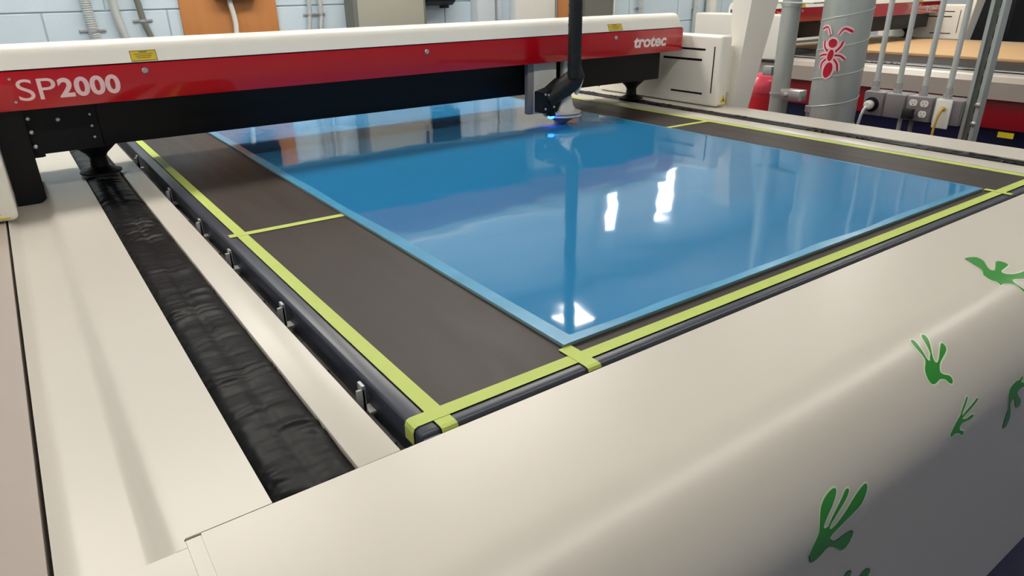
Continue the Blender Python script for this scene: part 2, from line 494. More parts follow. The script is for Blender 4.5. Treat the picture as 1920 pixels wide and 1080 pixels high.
def gantry(ox, oy, label, detailed, red_left):
    t = thing('gantry', label, 'gantry', (ox + 1.1, oy + 2.05, 0.0))
    X = lambda v: v + ox
    Y = lambda v: v + oy
    sh = lambda prof: [(q[0] + oy, q[1]) for q in prof]
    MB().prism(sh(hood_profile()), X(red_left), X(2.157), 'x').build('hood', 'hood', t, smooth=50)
    MB().box(X(red_left), X(2.163), Y(RY + 0.004), Y(RY + 0.02), 0.2845, 0.289).build('gap_strip', 'black_metal', t)
    red = MB().box(X(red_left), X(2.168), Y(RY), Y(RY + 0.02), 0.2025, 0.2855, bev=0.0015).build('red_panel', 'red_panel', t)
    text_mesh('SP', X(0.017), X(0.091), 0.222, 0.268, Y(RY), 'lettering', 'pink_lettering', red, 0.0)
    text_mesh('2000', X(0.0945), X(0.220), 0.2225, 0.2655, Y(RY), 'lettering', 'pink_lettering', red, 0.035, 0, 1.04)
    text_mesh('trotec', X(1.906), X(2.078), 0.2255, 0.2625, Y(RY), 'lettering', 'white_lettering', red, 0.035, 0.12, 0.98)
    for (sx, sz, sr) in ((0.279, 0.2685, 0.0072), (1.045, 0.2655, 0.0072), (1.816, 0.2660, 0.0072), (0.009, 0.270, 0.0035), (0.009, 0.2215, 0.0035)):
        MB().lathe([(sr, 0.0), (sr, -0.002), (sr * 0.75, -0.0035), (sr * 0.45, -0.0035), (sr * 0.42, -0.0018)], (X(sx), Y(RY), sz), 14, 'y').build('screw', 'steel', red)
    # yellow warning labels on the hood
    for (a, b, za, zb) in ((0.255, 0.312, 0.2905, 0.3135), (1.782, 1.848, 0.2905, 0.3125)):
        hy = lambda z: Y(RY + (z - 0.2885) * 0.5)
        lb = MB().prism([(hy(za) - 0.0008, za), (hy(zb) - 0.0008, zb), (hy(zb) - 0.0001, zb), (hy(za) - 0.0001, za)], X(a), X(b), 'x').build('warning_label', 'yellow_label', t)
        m = MB()
        for (p, q, r_, s_) in ((0, 1, 0, 0.05), (0, 1, 0.95, 1), (0, 0.02, 0, 1), (0.98, 1, 0, 1), (0.35, 0.65, 0.80, 0.88), (0.15, 0.85, 0.62, 0.67), (0.2, 0.8, 0.45, 0.5), (0.25, 0.75, 0.28, 0.33)):
            z1, z2 = za + (zb - za) * r_, za + (zb - za) * s_
            m.prism([(hy(z1) - 0.0012, z1), (hy(z2) - 0.0012, z2), (hy(z2) - 0.0009, z2), (hy(z1) - 0.0009, z1)], X(a + (b - a) * p), X(a + (b - a) * q), 'x')
        m.build('print', 'label_print', lb)
    # black beam with end plate and bolts
    m = MB()
    m.box(X(0.03), X(2.115), Y(BY), Y(BY + 0.22), 0.096, 0.284, bev=0.003)
    beam = m.build('beam', 'black_metal', t)
    m = MB()
    m.prism([(X(0.004), 0.2), (X(0.024), 0.087), (X(0.036), 0.087), (X(0.036), 0.093), (X(0.16), 0.094), (X(0.16), 0.2)], Y(BY - 0.006), Y(BY), 'y')
    m.build('end_plate', 'black_metal', t)
    for (bx, bz) in ((0.021, 0.177), (0.079, 0.169), (0.0205, 0.1455), (0.0205, 0.112), (0.146, 0.174), (0.145, 0.1465), (0.145, 0.120)):
        r_ = 0.0052 if bx < 0.1 else 0.0036
        MB().lathe([(r_, 0), (r_, -0.003), (r_ * 0.6, -0.0045)], (X(bx), Y(BY - 0.006), bz), 10, 'y').build('bolt', 'steel', t)
    for bz in (0.166, 0.13, 0.104):
        MB().lathe([(0.004, 0), (0.004, 0.003), (0.0025, 0.004)], (X(2.115), Y(BY + 0.03), bz), 10, 'x').build('bolt', 'steel', t)
    # rear tray below the beam
    MB().box(X(0.1), X(2.05), Y(BY + 0.225), Y(BY + 0.283), 0.10, 0.13, bev=0.004).build('rear_tray', 'cover', t)
    # black column running in the side channel
    m = MB()
    m.prism([(X(-0.045), 0.28), (X(-0.045), -0.0112), (X(-0.004), -0.0112), (X(0.001), -0.0105), (X(0.0065), -0.0076), (X(0.0135), -0.0020), (X(0.0135), 0.28)], Y(1.914), Y(2.12), 'y')
    m.box(X(0.0), X(0.031), Y(BY), Y(2.10), 0.085, 0.28)
    m.build('column', 'black_metal', t)
    # flared pedestals riding the bellows
    for cx, cy in ((0.150, 2.09), (2.107, 2.10)):
        m = MB()
        m.lathe([(0.05, 0.0062), (0.05, 0.010), (0.036, 0.014), (0.022, 0.022), (0.020, 0.046), (0.026, 0.056), (0.062, 0.088), (0.064, 0.097)], (X(cx), Y(cy), 0), 20)
        m.build('pedestal', 'black_rubber', t, smooth=50)
    # end boxes with vent slots
    def end_box(x0, x1, face_x, sgn):
        b = MB().box(X(x0), X(x1), Y(1.735), Y(2.40), 0.002, 0.262, bev=0.012, seg=4).build('end_box', 'hood', t, smooth=50)  # lightened hood colour stands in for light that barely reaches the box
        d = 0.0008 * sgn
        fx0, fx1 = sorted((face_x, face_x + d))
        if sgn > 0:
            return b
        for (ya, yb, za, zb) in ((1.81, 2.01, 0.2055, 0.2125), (1.823, 2.02, 0.1665, 0.1745), (1.808, 1.968, 0.0425, 0.0495)):
            MB().box(X(fx0), X(fx1), Y(ya), Y(yb), za, zb).build('vent_slot', 'black_metal', b)
        MB().box(X(fx0), X(fx1), Y(1.764), Y(1.769), 0.052, 0.222).build('vent_slot', 'black_metal', b)
        return b
    rb = end_box(2.20, 2.262, 2.20, -1)
    lb_ = end_box(-0.17, -0.046, -0.046, 1)
    # warning triangles and buttons on the fronts of the boxes
    for bx0, par in ((2.222, rb), (-0.106, lb_)):
        m = MB()
        m.prism([(X(bx0), 0.018), (X(bx0 + 0.032), 0.018), (X(bx0 + 0.016), 0.046)], Y(1.7342), Y(1.7352), 'y')
        m.build('warning_triangle', 'yellow_label', par)
        MB().prism([(X(bx0 + 0.010), 0.0225), (X(bx0 + 0.022), 0.0225), (X(bx0 + 0.016), 0.034)], Y(1.7336), Y(1.7343), 'y').build('triangle_print', 'label_print', par)
        MB().box(X(bx0 - 0.012), X(bx0 + 0.046), Y(1.7338), Y(1.7352), 0.0085, 0.0115).build('trim_line', 'yellow_label', par)
    MB().lathe([(0.004, 0), (0.004, -0.003), (0.002, -0.004)], (X(-0.078), Y(1.735), 0.052), 12, 'y').build('button', 'white_plastic', lb_)
    # tapered upright housing on the outer side of the right box
    m = MB()
    B = [(2.300, 1.762), (2.300, 1.748), (2.392, 1.748), (2.392, 1.762)]
    U = [(2.300, 1.788), (2.300, 1.697), (2.470, 1.697), (2.470, 1.788)]
    pts = [(X(p[0]), Y(p[1]), -0.12) for p in B] + [(X(p[0]), Y(p[1]), 0.43) for p in U]
    m.faces(pts, [(3, 2, 1, 0), (4, 5, 6, 7)] + [(i, (i + 1) % 4, (i + 1) % 4 + 4, i + 4) for i in range(4)])
    m.box(X(2.262), X(2.31), Y(1.76), Y(2.2), 0.05, 0.22)
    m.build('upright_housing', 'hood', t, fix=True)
    return t

g1 = gantry(0, 0, 'long red and off-white gantry bridge across the blue sheet', True, -0.06)
g2 = gantry(4.03, 0.89, 'smaller-looking red gantry behind the galvanised pipes, over the tan board', False, -0.02)

# ------------------------------------------------------------------ laser head
h = thing('laser_carriage', 'black laser head with a glowing blue spot over the blue sheet', 'laser head', (1.53, 1.85, 0.0125))
MB().box(1.468, 1.565, 1.926, 1.952, 0.032, 0.24, bev=0.003).build('carriage_plate', 'white_plastic', h)
MB().box(1.445, 1.467, 1.930, 1.952, 0.032, 0.20, bev=0.002).build('side_plate', 'box_grey', h)
MB().box(1.60, 1.645, 1.926, 1.952, 0.13, 0.24, bev=0.003).build('motor_plate', 'white_plastic', h)
m = MB()
m.tube([(1.538, 1.80, 0.16), (1.538, 1.80, 0.6), (1.536, 1.80, 1.2), (1.536, 1.80, CEIL - 0.002)], 0.0225, 18)
for k in range(60):
    z = 0.17 + k * 0.03
    m.tube([(1.5375, 1.80, z), (1.5375, 1.80, z + 0.006)], 0.0232, 18)
m.build('hose', 'black_rubber', h, smooth=40)
m = MB()
m.tube([(1.562, 1.812, 0.20), (1.56, 1.815, 0.17), (1.548, 1.82, 0.15), (1.52, 1.83, 0.128), (1.475, 1.84, 0.102), (1.455, 1.845, 0.09)], [0.012, 0.03, 0.034, 0.034, 0.03, 0.028], 16)
m.build('elbow', 'black_rubber', h, smooth=50)
m = MB()
m.prism([(1.428, 0.118), (1.428, 0.052), (1.485, 0.052), (1.505, 0.09), (1.545, 0.125), (1.515, 0.155), (1.470, 0.128)], 1.822, 1.872, 'y')
eb = m.build('head_body', 'black_metal', h)
for (bx, bz) in ((1.434, 0.113), (1.447, 0.110), (1.434, 0.066), (1.470, 0.070)):
    MB().lathe([(0.004, 0), (0.004, -0.003), (0.002, -0.004)], (bx, 1.822, bz), 10, 'y').build('bolt', 'steel', eb)
MB().lathe([(0.042, 0.048), (0.042, 0.056), (0.036, 0.064), (0.030, 0.090), (0.028, 0.098), (0.020, 0.100)], (1.535, 1.852, 0), 24).build('nozzle', 'clear_nozzle', h, smooth=40)
MB().lathe([(0.060, 0.030), (0.066, 0.033), (0.066, 0.037), (0.050, 0.039), (0.050, 0.042), (0.064, 0.043), (0.064, 0.047), (0.048, 0.050)], (1.532, 1.852, 0), 32).build('nozzle_disc', 'clear_nozzle', h, smooth=30)
MB().lathe([(0.018, 0.0075), (0.022, 0.012), (0.050, 0.029), (0.058, 0.0302)], (1.532, 1.852, 0), 24).build('nozzle_cone', 'steel', h, smooth=40)
m = MB()
m.tube([(1.572, 1.83, 0.10), (1.585, 1.825, 0.125), (1.595, 1.825, 0.15), (1.597, 1.825, 0.165)], 0.006, 10)
m.build('air_line', 'white_plastic', h)
MB().lathe([(0.010, 0.0), (0.012, -0.004), (0.008, -0.008)], (1.462, 1.826, 0.040), 14).build('guide_light', 'blue_led', h)
MB().box(1.452, 1.472, 1.815, 1.84, 0.0405, 0.052, bev=0.001).build('light_bracket', 'black_metal', h)

# ------------------------------------------------------------------ blue sheet
SX0, SX1, SY0, SY1, ST = 0.515, 1.746, 0.612, 3.05, 0.0055
sh = thing('acrylic_sheet', 'large glossy blue film-covered sheet on the dark cutting table', 'sheet', (1.13, 1.8, 0.0))
MB().box(SX0, SX1, SY0, SY1, 0.0002, ST - 0.0006, bev=0.0004, seg=1).build('sheet_core', 'acrylic_edge', sh)
MB().box(SX0 + 0.0004, SX1 - 0.0004, SY0 + 0.0004, SY1 - 0.0004, ST - 0.0006, ST).build('blue_film', 'film', sh, smooth=0)
def edge_strip(pts, n, wfun, name):
    """uneven loosened film along one sheet edge: from the edge inwards by wfun"""
    (xa, ya), (xb, yb), (nx, ny) = pts
    m = MB()
    A, B = [], []
    for k in range(n + 1):
        u = k / n
        x, y = xa + (xb - xa) * u, ya + (yb - ya) * u
        wd = wfun(u)
        A.append(m.bm.verts.new((x, y, ST + 0.0002)))
        B.append(m.bm.verts.new((x + nx * wd, y + ny * wd, ST + 0.0003)))
    for k in range(n):
        m.bm.faces.new((A[k], A[k + 1], B[k + 1], B[k]))
    return m.build(name, 'film_edge', sh, fix=True, smooth=0)
nz = lambda u, s: noise.noise(Vector((u * 9, s, 0.7)))
edge_strip(((SX0, SY0), (SX0, SY1), (1, 0)), 80, lambda u: 0.022 + 0.007 * nz(u, 1.0), 'film_margin')
edge_strip(((SX0, SY0), (SX1, SY0), (0, 1)), 60, lambda u: 0.016 + 0.005 * nz(u, 5.0), 'film_margin')
edge_strip(((SX1, SY0), (SX1, SY1), (-1, 0)), 60, lambda u: 0.010 + 0.004 * nz(u, 9.0), 'film_margin')

# ------------------------------------------------------------------ tape
def tape(pts, wd, label, zoff=0.0, th=0.0004):
    """a strip of tape along pts [(x, y, z)...], width in plan; thin but solid"""
    m = MB()
    P = [Vector(p) for p in pts]
    n = len(P)
    d = (P[-1] - P[0]); d.z = 0; d.normalize()
    side = Vector((-d.y, d.x, 0)) * wd / 2
    rows = []
    for i, p in enumerate(P):
        a = (P[min(i + 1, n - 1)] - P[max(i - 1, 0)]).normalized()
        nrm = side.normalized().cross(a) * -1
        if nrm.z < -1e-6: nrm = -nrm
        q = p + nrm * zoff
        rows.append([m.bm.verts.new(v) for v in (q - side, q + side, q + side + nrm * th, q - side + nrm * th)])
    for A, B in zip(rows, rows[1:]):
        for k in range(4):
            m.bm.faces.new((A[k], A[(k + 1) % 4], B[(k + 1) % 4], B[k]))
    m.bm.faces.new(rows[0]); m.bm.faces.new(rows[-1])
    mid = P[n // 2]
    o = m.build('masking_tape', 'tape', None, (mid.x, mid.y, mid.z), fix=True, smooth=0)
    return tag(o, label, 'tape', 'strips of green tape on the table')
def line(a, b, n):
    return [(a[0] + (b[0] - a[0]) * k / n, a[1] + (b[1] - a[1]) * k / n, 0.0004) for k in range(n + 1)]
TW = 0.0205
tape(line((0.3045, 3.04), (0.3045, 0.558), 12) + [(0.3045, 0.5535, -0.0006), (0.3045, 0.5522, -0.004), (0.3045, 0.5520, -0.010)], TW,
     'long yellow-green tape strip beside the gap with metal brackets')
tape([(0.2692, 0.581, -0.022), (0.2693, 0.581, -0.006), (0.2710, 0.581, -0.0012), (0.2745, 0.581, 0.0004)] + line((0.28, 0.581), (1.986, 0.583), 12), TW,
     'long yellow-green tape strip along the front edge of the table', 0.0005)
tape(line((1.966, 0.556), (1.966, 3.04), 12), 0.026, 'long yellow-green tape strip on the far side below the galvanised duct')
tape(line((0.281, 1.351), (0.5145, 1.345), 4), 0.019, 'short crosswise tape strip joining the bracket side to the blue sheet', 0.0005)
tape(line((0.516, 0.6115), (0.516, 0.5575), 4) + [(0.516, 0.5535, -0.0004), (0.516, 0.5522, -0.004)], TW + 0.001, 'short tape piece at the nearest corner of the blue sheet', 0.0010)
tape(line((1.7465, 1.579), (1.98, 1.572), 4), 0.020, 'short crosswise tape strip on the far margin beyond the blue sheet', 0.0005)
tape(line((1.757, 0.6115), (1.757, 0.556), 3), 0.016, 'short tape piece at the far front corner of the blue sheet', 0.0010)

# ------------------------------------------------------------------ green footprint stickers on the front cover
def surf(x, s, off):
    arc = FR * PI / 2
    if s <= 0:
        return (x, FY0 - s, off)
    if s < arc:
        a = s / FR
        return (x, FY0 - (FR + off) * math.sin(a), -FR + (FR + off) * math.cos(a))
    return (x, FYF - off, -FR - (s - arc))
def clip_half(poly, s, keep_above):
    out = []
    n = len(poly)
    for i in range(n):
        p, q = poly[i], poly[(i + 1) % n]
        pin = (p[1] >= s) == keep_above or abs(p[1] - s) < 1e-9
        qin = (q[1] >= s) == keep_above or abs(q[1] - s) < 1e-9
        if pin: out.append(p)
        if pin != qin and abs(q[1] - p[1]) > 1e-12:
            u = (s - p[1]) / (q[1] - p[1])
            out.append((p[0] + (q[0] - p[0]) * u, s))
    return out
def wrap(polys, off):
    """lays flat (x, s) polygons on the rounded cover, cut into narrow bands where it bends"""
    arc = FR * PI / 2
    cuts = [arc * k / 16 for k in range(17)]
    m = MB()
    for poly in polys:
        bands = [-9.0] + [c for c in cuts if min(p[1] for p in poly) < c < max(p[1] for p in poly)] + [9.0]
        for lo, hi in zip(bands, bands[1:]):
            q = poly
            if lo > -8: q = clip_half(q, lo, True)
            if hi < 8 and len(q) > 2: q = clip_half(q, hi, False)
            if len(q) > 2:
                m.poly([surf(p[0], p[1], off) for p in q])
    bmesh.ops.remove_doubles(m.bm, verts=m.bm.verts[:], dist=1e-6)
    return m
def catmull(pts, sub=2):
    out = []
    n = len(pts)
    for i in range(n):
        p0, p1, p2, p3 = pts[i - 1], pts[i], pts[(i + 1) % n], pts[(i + 2) % n]
        for k in range(sub):
            t = k / sub
            out.append(tuple(0.5 * (2 * p1[c] + (p2[c] - p0[c]) * t + (2 * p0[c] - 5 * p1[c] + 4 * p2[c] - p3[c]) * t * t + (-p0[c] + 3 * p1[c] - 3 * p2[c] + p3[c]) * t ** 3) for c in (0, 1)))
    return out
def sticker(raw, label, border=0.0024):
    pts = catmull([(a * 1e-4, b * 1e-4) for a, b in raw])
    cx = sum(p[0] for p in pts) / len(pts)
    cs = sum(p[1] for p in pts) / len(pts)
    t = thing('footprint_sticker', label, 'sticker', surf(cx, cs, 0), 'green footprint stickers')
    tris = tessellate_polygon([[Vector((p[0], p[1], 0)) for p in pts]])
    wrap([[pts[i] for i in f] for f in tris], 0.0006).build('print', 'sticker_green', t, smooth=0)
    quads = []
    n = len(pts)
    for i in range(n):
        a, b = Vector(pts[i]), Vector(pts[(i + 1) % n])
        d = b - a
        if d.length < 1e-6: continue
        q = Vector((-d.y, d.x)).normalized() * border
        quads.append([(v.x, v.y) for v in (a - q, b - q, b + q, a + q)])
        quads.append([(a.x + border * math.cos(k * PI / 4), a.y + border * math.sin(k * PI / 4)) for k in range(8)])
    wrap(quads, 0.0003).build('border', 'sticker_border', t, smooth=0)
F1 = [(9084, 358), (9127, 374), (9114, 436), (9079, 502), (9040, 583), (8999, 659), (9002, 699), (9031, 700), (9076, 668), (9143, 633), (9196, 571), (9256, 483), (9314, 400), (9369, 367), (9406, 390), (9388, 445), (9334, 504), (9264, 565), (9184, 628), (9112, 700), (9092, 746), (9108, 768), (9155, 764), (9259, 716), (9367, 657), (9489, 598), (9535, 600), (9534, 647), (9490, 692), (9382, 732), (9260, 764), (9152, 800), (9072, 853), (9046, 897), (9089, 942), (9162, 976), (9197, 1018), (9185, 1064), (9143, 1087), (9091, 1057), (9064, 1006), (9004, 973), (8940, 959), (8845, 972), (8771, 968), (8730, 936), (8730, 872), (8763, 805), (8828, 747), (8927, 690), (8969, 637), (8992, 564), (9014, 475), (9042, 404)]
F2 = [(9361, 1339), (9381, 1362), (9300, 1427), (9185, 1499), (9168, 1534), (9299, 1509), (9477, 1479), (9617, 1449), (9642, 1478), (9513, 1512), (9336, 1543), (9195, 1566), (9183, 1593), (9310, 1625), (9418, 1621), (9495, 1645), (9465, 1672), (9335, 1666), (9184, 1641), (9112, 1662), (9097, 1699), (9149, 1747), (9231, 1786), (9239, 1824), (9203, 1838), (9129, 1784), (9054, 1742), (8946, 1720), (8886, 1729), (8836, 1697), (8855, 1657), (8955, 1591), (9063, 1537), (9118, 1516), (9173, 1463), (9270, 1396)]
F3 = [(11036, 1606), (11078, 1644), (11021, 1690), (11221, 1778), (11409, 1833), (11589, 1938), (11454, 1940), (11194, 1830), (11053, 1809), (10953, 1841), (10996, 1909), (11167, 2026), (11251, 2111), (11257, 2180), (11179, 2182), (11066, 2111), (10984, 2007), (10892, 1906), (10841, 1925), (10801, 1960), (10863, 2075), (10938, 2184), (10990, 2310), (10966, 2392), (10930, 2438), (10825, 2393), (10803, 2337), (10787, 2213), (10776, 2117), (10816, 2082), (10727, 1944), (10633, 1807), (10628, 1687), (10721, 1638), (10845, 1623), (10986, 1637)]
F4 = [(12704, -519), (12817, -491), (12896, -430), (12849, -336), (12756, -252), (12607, -164), (12509, -106), (12455, -49), (12482, 11), (12643, -37), (12907, -135), (12995, -120), (12997, -49), (12951, 33), (12826, 53), (12586, 76), (12502, 128), (12529, 189), (12629, 240), (12780, 271), (12935, 284), (13068, 325), (13066, 394), (12904, 412), (12704, 398), (12573, 357), (12415, 310), (12332, 392), (12335, 470), (12336, 541), (12300, 633), (12228, 646), (12262, 554), (12294, 438), (12253, 359), (12102, 293), (12012, 304), (12063, 218), (12036, 139), (12088, 47), (12159, -21), (12318, -91), (12432, -182), (12516, -317), (12641, -463)]
F5 = [(6263, 1314), (6279, 1347), (6256, 1386), (6169, 1468), (6073, 1535), (5990, 1608), (5973, 1657), (6053, 1673), (6117, 1612), (6216, 1544), (6342, 1468), (6435, 1408), (6488, 1417), (6485, 1457), (6404, 1517), (6284, 1576), (6170, 1637), (6094, 1682), (6097, 1732), (6191, 1731), (6316, 1685), (6428, 1631), (6547, 1569), (6669, 1521), (6793, 1491), (6845, 1522), (6825, 1601), (6718, 1708), (6586, 1744), (6419, 1773), (6257, 1803), (6162, 1828), (6120, 1857), (6154, 1931), (6255, 1989), (6371, 2000), (6486, 2003), (6593, 2036), (6633, 2087), (6624, 2159), (6568, 2226), (6463, 2227), (6335, 2124), (6211, 2024), (6105, 1976), (6022, 2002), (5924, 2032), (5815, 2020), (5754, 1936), (5749, 1842), (5820, 1744), (5877, 1679), (5897, 1609), (5922, 1499), (5969, 1401), (6065, 1337), (6185, 1308)]
F6 = [(6706, 2798), (6755, 2760), (6826, 2789), (6851, 2866), (6825, 2971), (6897, 3064), (7071, 3081), (7166, 3047), (7265, 3023), (7368, 3094), (7383, 3167), (7321, 3240), (7175, 3259), (7045, 3254), (7162, 3346), (7318, 3415), (7398, 3517), (7213, 3493), (6977, 3305), (6803, 3285), (6685, 3300), (6615, 3206), (6649, 3058), (6664, 2915)]
sticker(F1, 'bright green four-toed footprint sticker on the rounded cover edge, toes pointing up')
sticker(F2, 'thin dark green footprint sticker just below the bright upright footprint')
sticker(F3, 'dark green footprint sticker cut off by the picture edge, one toe hanging down')
sticker(F4, 'green footprint sticker lying sideways on the flat top of the front cover')
sticker(F5, 'largest dark green footprint sticker low on the front cover, thumb toe bent aside')
sticker(F6, 'lowest green footprint sticker, only two toe tips showing at the bottom edge')

# ------------------------------------------------------------------ pipes, duct and power outlets between the machines
DX, DY, DR = 2.85, 1.64, 0.0955
d = thing('vent_duct', 'thick galvanised spiral duct with a red ant sticker', 'duct', (DX, DY, -T))
MB().tube([(DX, DY, -T + 0.001), (DX, DY, CEIL - 0.001)], DR, 40).build('duct_wall', 'galvanised', d, smooth=40)
m = MB()
pts = []
turns = 25
for k in range(turns * 24 + 1):
    a = 2 * PI * k / 24
    pts.append((DX + DR * math.cos(a), DY + DR * math.sin(a), -T + 0.05 + 0.115 * k / 24))
m.tube(pts, 0.0028, 6)
m.build('spiral_seam', 'conduit_grey', d)
rod = MB()
rod.tube([(2.775, 1.70, -0.6), (2.775, 1.70, -0.055)], 0.010, 10)
rod.tube([(2.775, 1.70, -0.07), (2.775, 1.70, -0.045)], 0.017, 6)
rod.tube([(2.775, 1.70, -0.59), (2.80, 1.68, -0.59)], 0.008, 8)
rod.build('support_bolt', 'steel', d)

# ant sticker wrapped on the duct
ant = thing('ant_sticker', 'red ant sticker with pink outline on the thick duct', 'sticker', (DX - DR, DY, 0.17))
def on_duct(a, z, off):
    a = math.radians(a)
    return (DX + (DR + off) * math.cos(a), DY + (DR + off) * math.sin(a), z)
def ell(ca, cz, ra, rz, tilt=0.0, n=24):
    out = []
    for k in range(n):
        t_ = 2 * PI * k / n
        u, v = ra * math.cos(t_), rz * math.sin(t_)
        out.append((ca + u + tilt * v / rz, cz + v))
    return out
def stroke(pts, wz):
    """a tapered limb in (degrees, z) on the duct"""
    kdeg = math.degrees(1 / DR)
    P = [Vector((p[0] / kdeg, p[1])) for p in pts]
    Q = []
    for i in range(len(P) - 1):
        for k in range(4):
            t_ = k / 4
            p0, p1, p2, p3 = P[max(i - 1, 0)], P[i], P[i + 1], P[min(i + 2, len(P) - 1)]
            Q.append(0.5 * (2 * p1 + (p2 - p0) * t_ + (2 * p0 - 5 * p1 + 4 * p2 - p3) * t_ * t_ + (-p0 + 3 * p1 - 3 * p2 + p3) * t_ ** 3))
    Q.append(P[-1])
    L, Rr = [], []
    for i, q in enumerate(Q):
        dd = (Q[min(i + 1, len(Q) - 1)] - Q[max(i - 1, 0)]).normalized()
        nn = Vector((-dd.y, dd.x))
        ww = wz[0] + (wz[1] - wz[0]) * i / (len(Q) - 1)
        if i == len(Q) - 1: ww *= 0.6
        L.append(((q + nn * ww).x * kdeg, (q + nn * ww).y))
        Rr.append(((q - nn * ww).x * kdeg, (q - nn * ww).y))
    return L, Rr
LIMBS = [([(179.3, 0.243), (172.5, 0.268), (165.2, 0.272), (155.6, 0.263)], (0.0012, 0.004)), ([(198.9, 0.244), (204.6, 0.261), (211.9, 0.268), (228, 0.256)], (0.0014, 0.0055)),
         ([(176.9, 0.183), (169.4, 0.198), (167.4, 0.221)], (0.0034, 0.0034)), ([(178.0, 0.168), (168, 0.166), (158, 0.158)], (0.0034, 0.0034)), ([(178.0, 0.150), (168.5, 0.134), (167.0, 0.110)], (0.0034, 0.0034)),
         ([(197.0, 0.181), (206.0, 0.198), (211.0, 0.221)], (0.0040, 0.0036)), ([(196.5, 0.166), (209.0, 0.165), (221.0, 0.150)], (0.0034, 0.0036)), ([(196.0, 0.152), (205.0, 0.132), (208.0, 0.104)], (0.0036, 0.0036))]
def ant_body(grow, mname, off, name):
    m = MB()
    kd = math.degrees(grow / DR)
    for (ca, cz, ra, rz, ti) in ((188.2, 0.212, 10.2, 0.0175, 0), (187.2, 0.1655, 7.0, 0.0225, 1.2), (186.2, 0.108, 10.5, 0.0305, 2.4)):
        P = ell(ca, cz, ra + kd, rz + grow, ti)
        c = m.bm.verts.new(on_duct(ca, cz, off))
        V = [m.bm.verts.new(on_duct(a, z, off)) for a, z in P]
        for k in range(len(V)):
            m.bm.faces.new((c, V[k], V[(k + 1) % len(V)]))
    for pts, wz in LIMBS:
        L, Rr = stroke(pts, (wz[0] + grow, wz[1] + grow))
        A = [m.bm.verts.new(on_duct(a, z, off)) for a, z in L]
        B = [m.bm.verts.new(on_duct(a, z, off)) for a, z in Rr]
        for k in range(len(A) - 1):
            m.bm.faces.new((A[k], A[k + 1], B[k + 1], B[k]))
    return m.build(name, mname, ant, smooth=0)
ant_body(0.0065, 'ant_border', 0.0033, 'border')
ant_body(0.0, 'ant_red', 0.0039, 'print')

p = thing('vent_pipe', 'thinner galvanised pipe with clamp rings left of the spiral duct', 'pipe', (2.80, 1.867, -T))
MB().tube([(2.80, 1.867, -T + 0.001), (2.80, 1.867, CEIL - 0.001)], 0.039, 28).build('pipe_wall', 'galvanised', p)
for z in (-0.015, 0.352):
    MB().tube([(2.80, 1.867, z - 0.005), (2.80, 1.867, z + 0.005)], 0.043, 28).build('clamp_ring', 'steel', p)
m = MB()
m.box(2.745, 2.80, 1.735, 1.828, -0.030, 0.014, bev=0.003)
m.build('clamp_bracket', 'steel', p)
MB().lathe([(0.010, 0), (0.010, -0.006), (0.005, -0.008)], (2.745, 1.80, -0.008), 10, 'x').build('clamp_bolt', 'steel', p)
MB().box(2.77, 2.80, 1.905, 1.950, 0.06, 0.10, bev=0.003).build('clamp_bracket', 'grey_bracket', p)
MB().box(2.76, 2.84, 1.74, 1.93, 0.357, 0.364, bev=0.002).build('top_flange', 'galvanised', p)

POLES = ((1.4327, 'first slim conduit beside the spiral duct'), (1.345, 'second slim conduit from the spiral duct'), (1.249, 'third slim conduit from the spiral duct'), (1.1635, 'slim conduit nearest the slotted strut'))
for i, (cy, lab) in enumerate(POLES):
    c = thing('conduit_pole', lab + ', rising from the outlet boxes', 'conduit', (2.78, cy, 0.05), 'slim conduits above the outlet boxes')
    MB().tube([(2.78, cy, 0.052), (2.78, cy, 0.10), (2.78, cy, CEIL - 0.001)], 0.0098, 14).build('tube', 'conduit_grey', c)
    m = MB()
    m.tube([(2.78, cy, 0.0455), (2.78, cy, 0.058)], 0.0165, 8)
    m.tube([(2.78, cy, 0.058), (2.78, cy, 0.082)], 0.0125, 14)
    m.build('fitting', 'steel', c, smooth=30)

s = thing('strut_post', 'slotted steel strut post with bolts at the end of the outlet boxes', 'post', (2.79, 1.066, -T))
m = MB()
a0, a1, b0, b1 = 2.760, 2.805, 1.044, 1.089
m.prism([(a0, b0), (a1, b0), (a1, b1), (a0, b1), (a0, b1 - 0.012), (a0 + 0.003, b1 - 0.012), (a0 + 0.003, b1 - 0.003), (a1 - 0.003, b1 - 0.003), (a1 - 0.003, b0 + 0.003), (a0 + 0.003, b0 + 0.003), (a0 + 0.003, b0 + 0.012), (a0, b0 + 0.012)], -T + 0.001, CEIL - 0.001, 'z')
m.build('channel', 'galvanised', s)
for k in range(14):
    z = -0.25 + k * 0.05
    MB().box(a1 - 0.0045, a1 - 0.0025, 1.059, 1.074, z, z + 0.028).build('slot', 'black_metal', s)
for z in (-0.03, 0.035):
    MB().lathe([(0.009, 0), (0.009, -0.006), (0.004, -0.008)], (a0, 1.05, z), 8, 'x').build('bolt', 'steel', s)

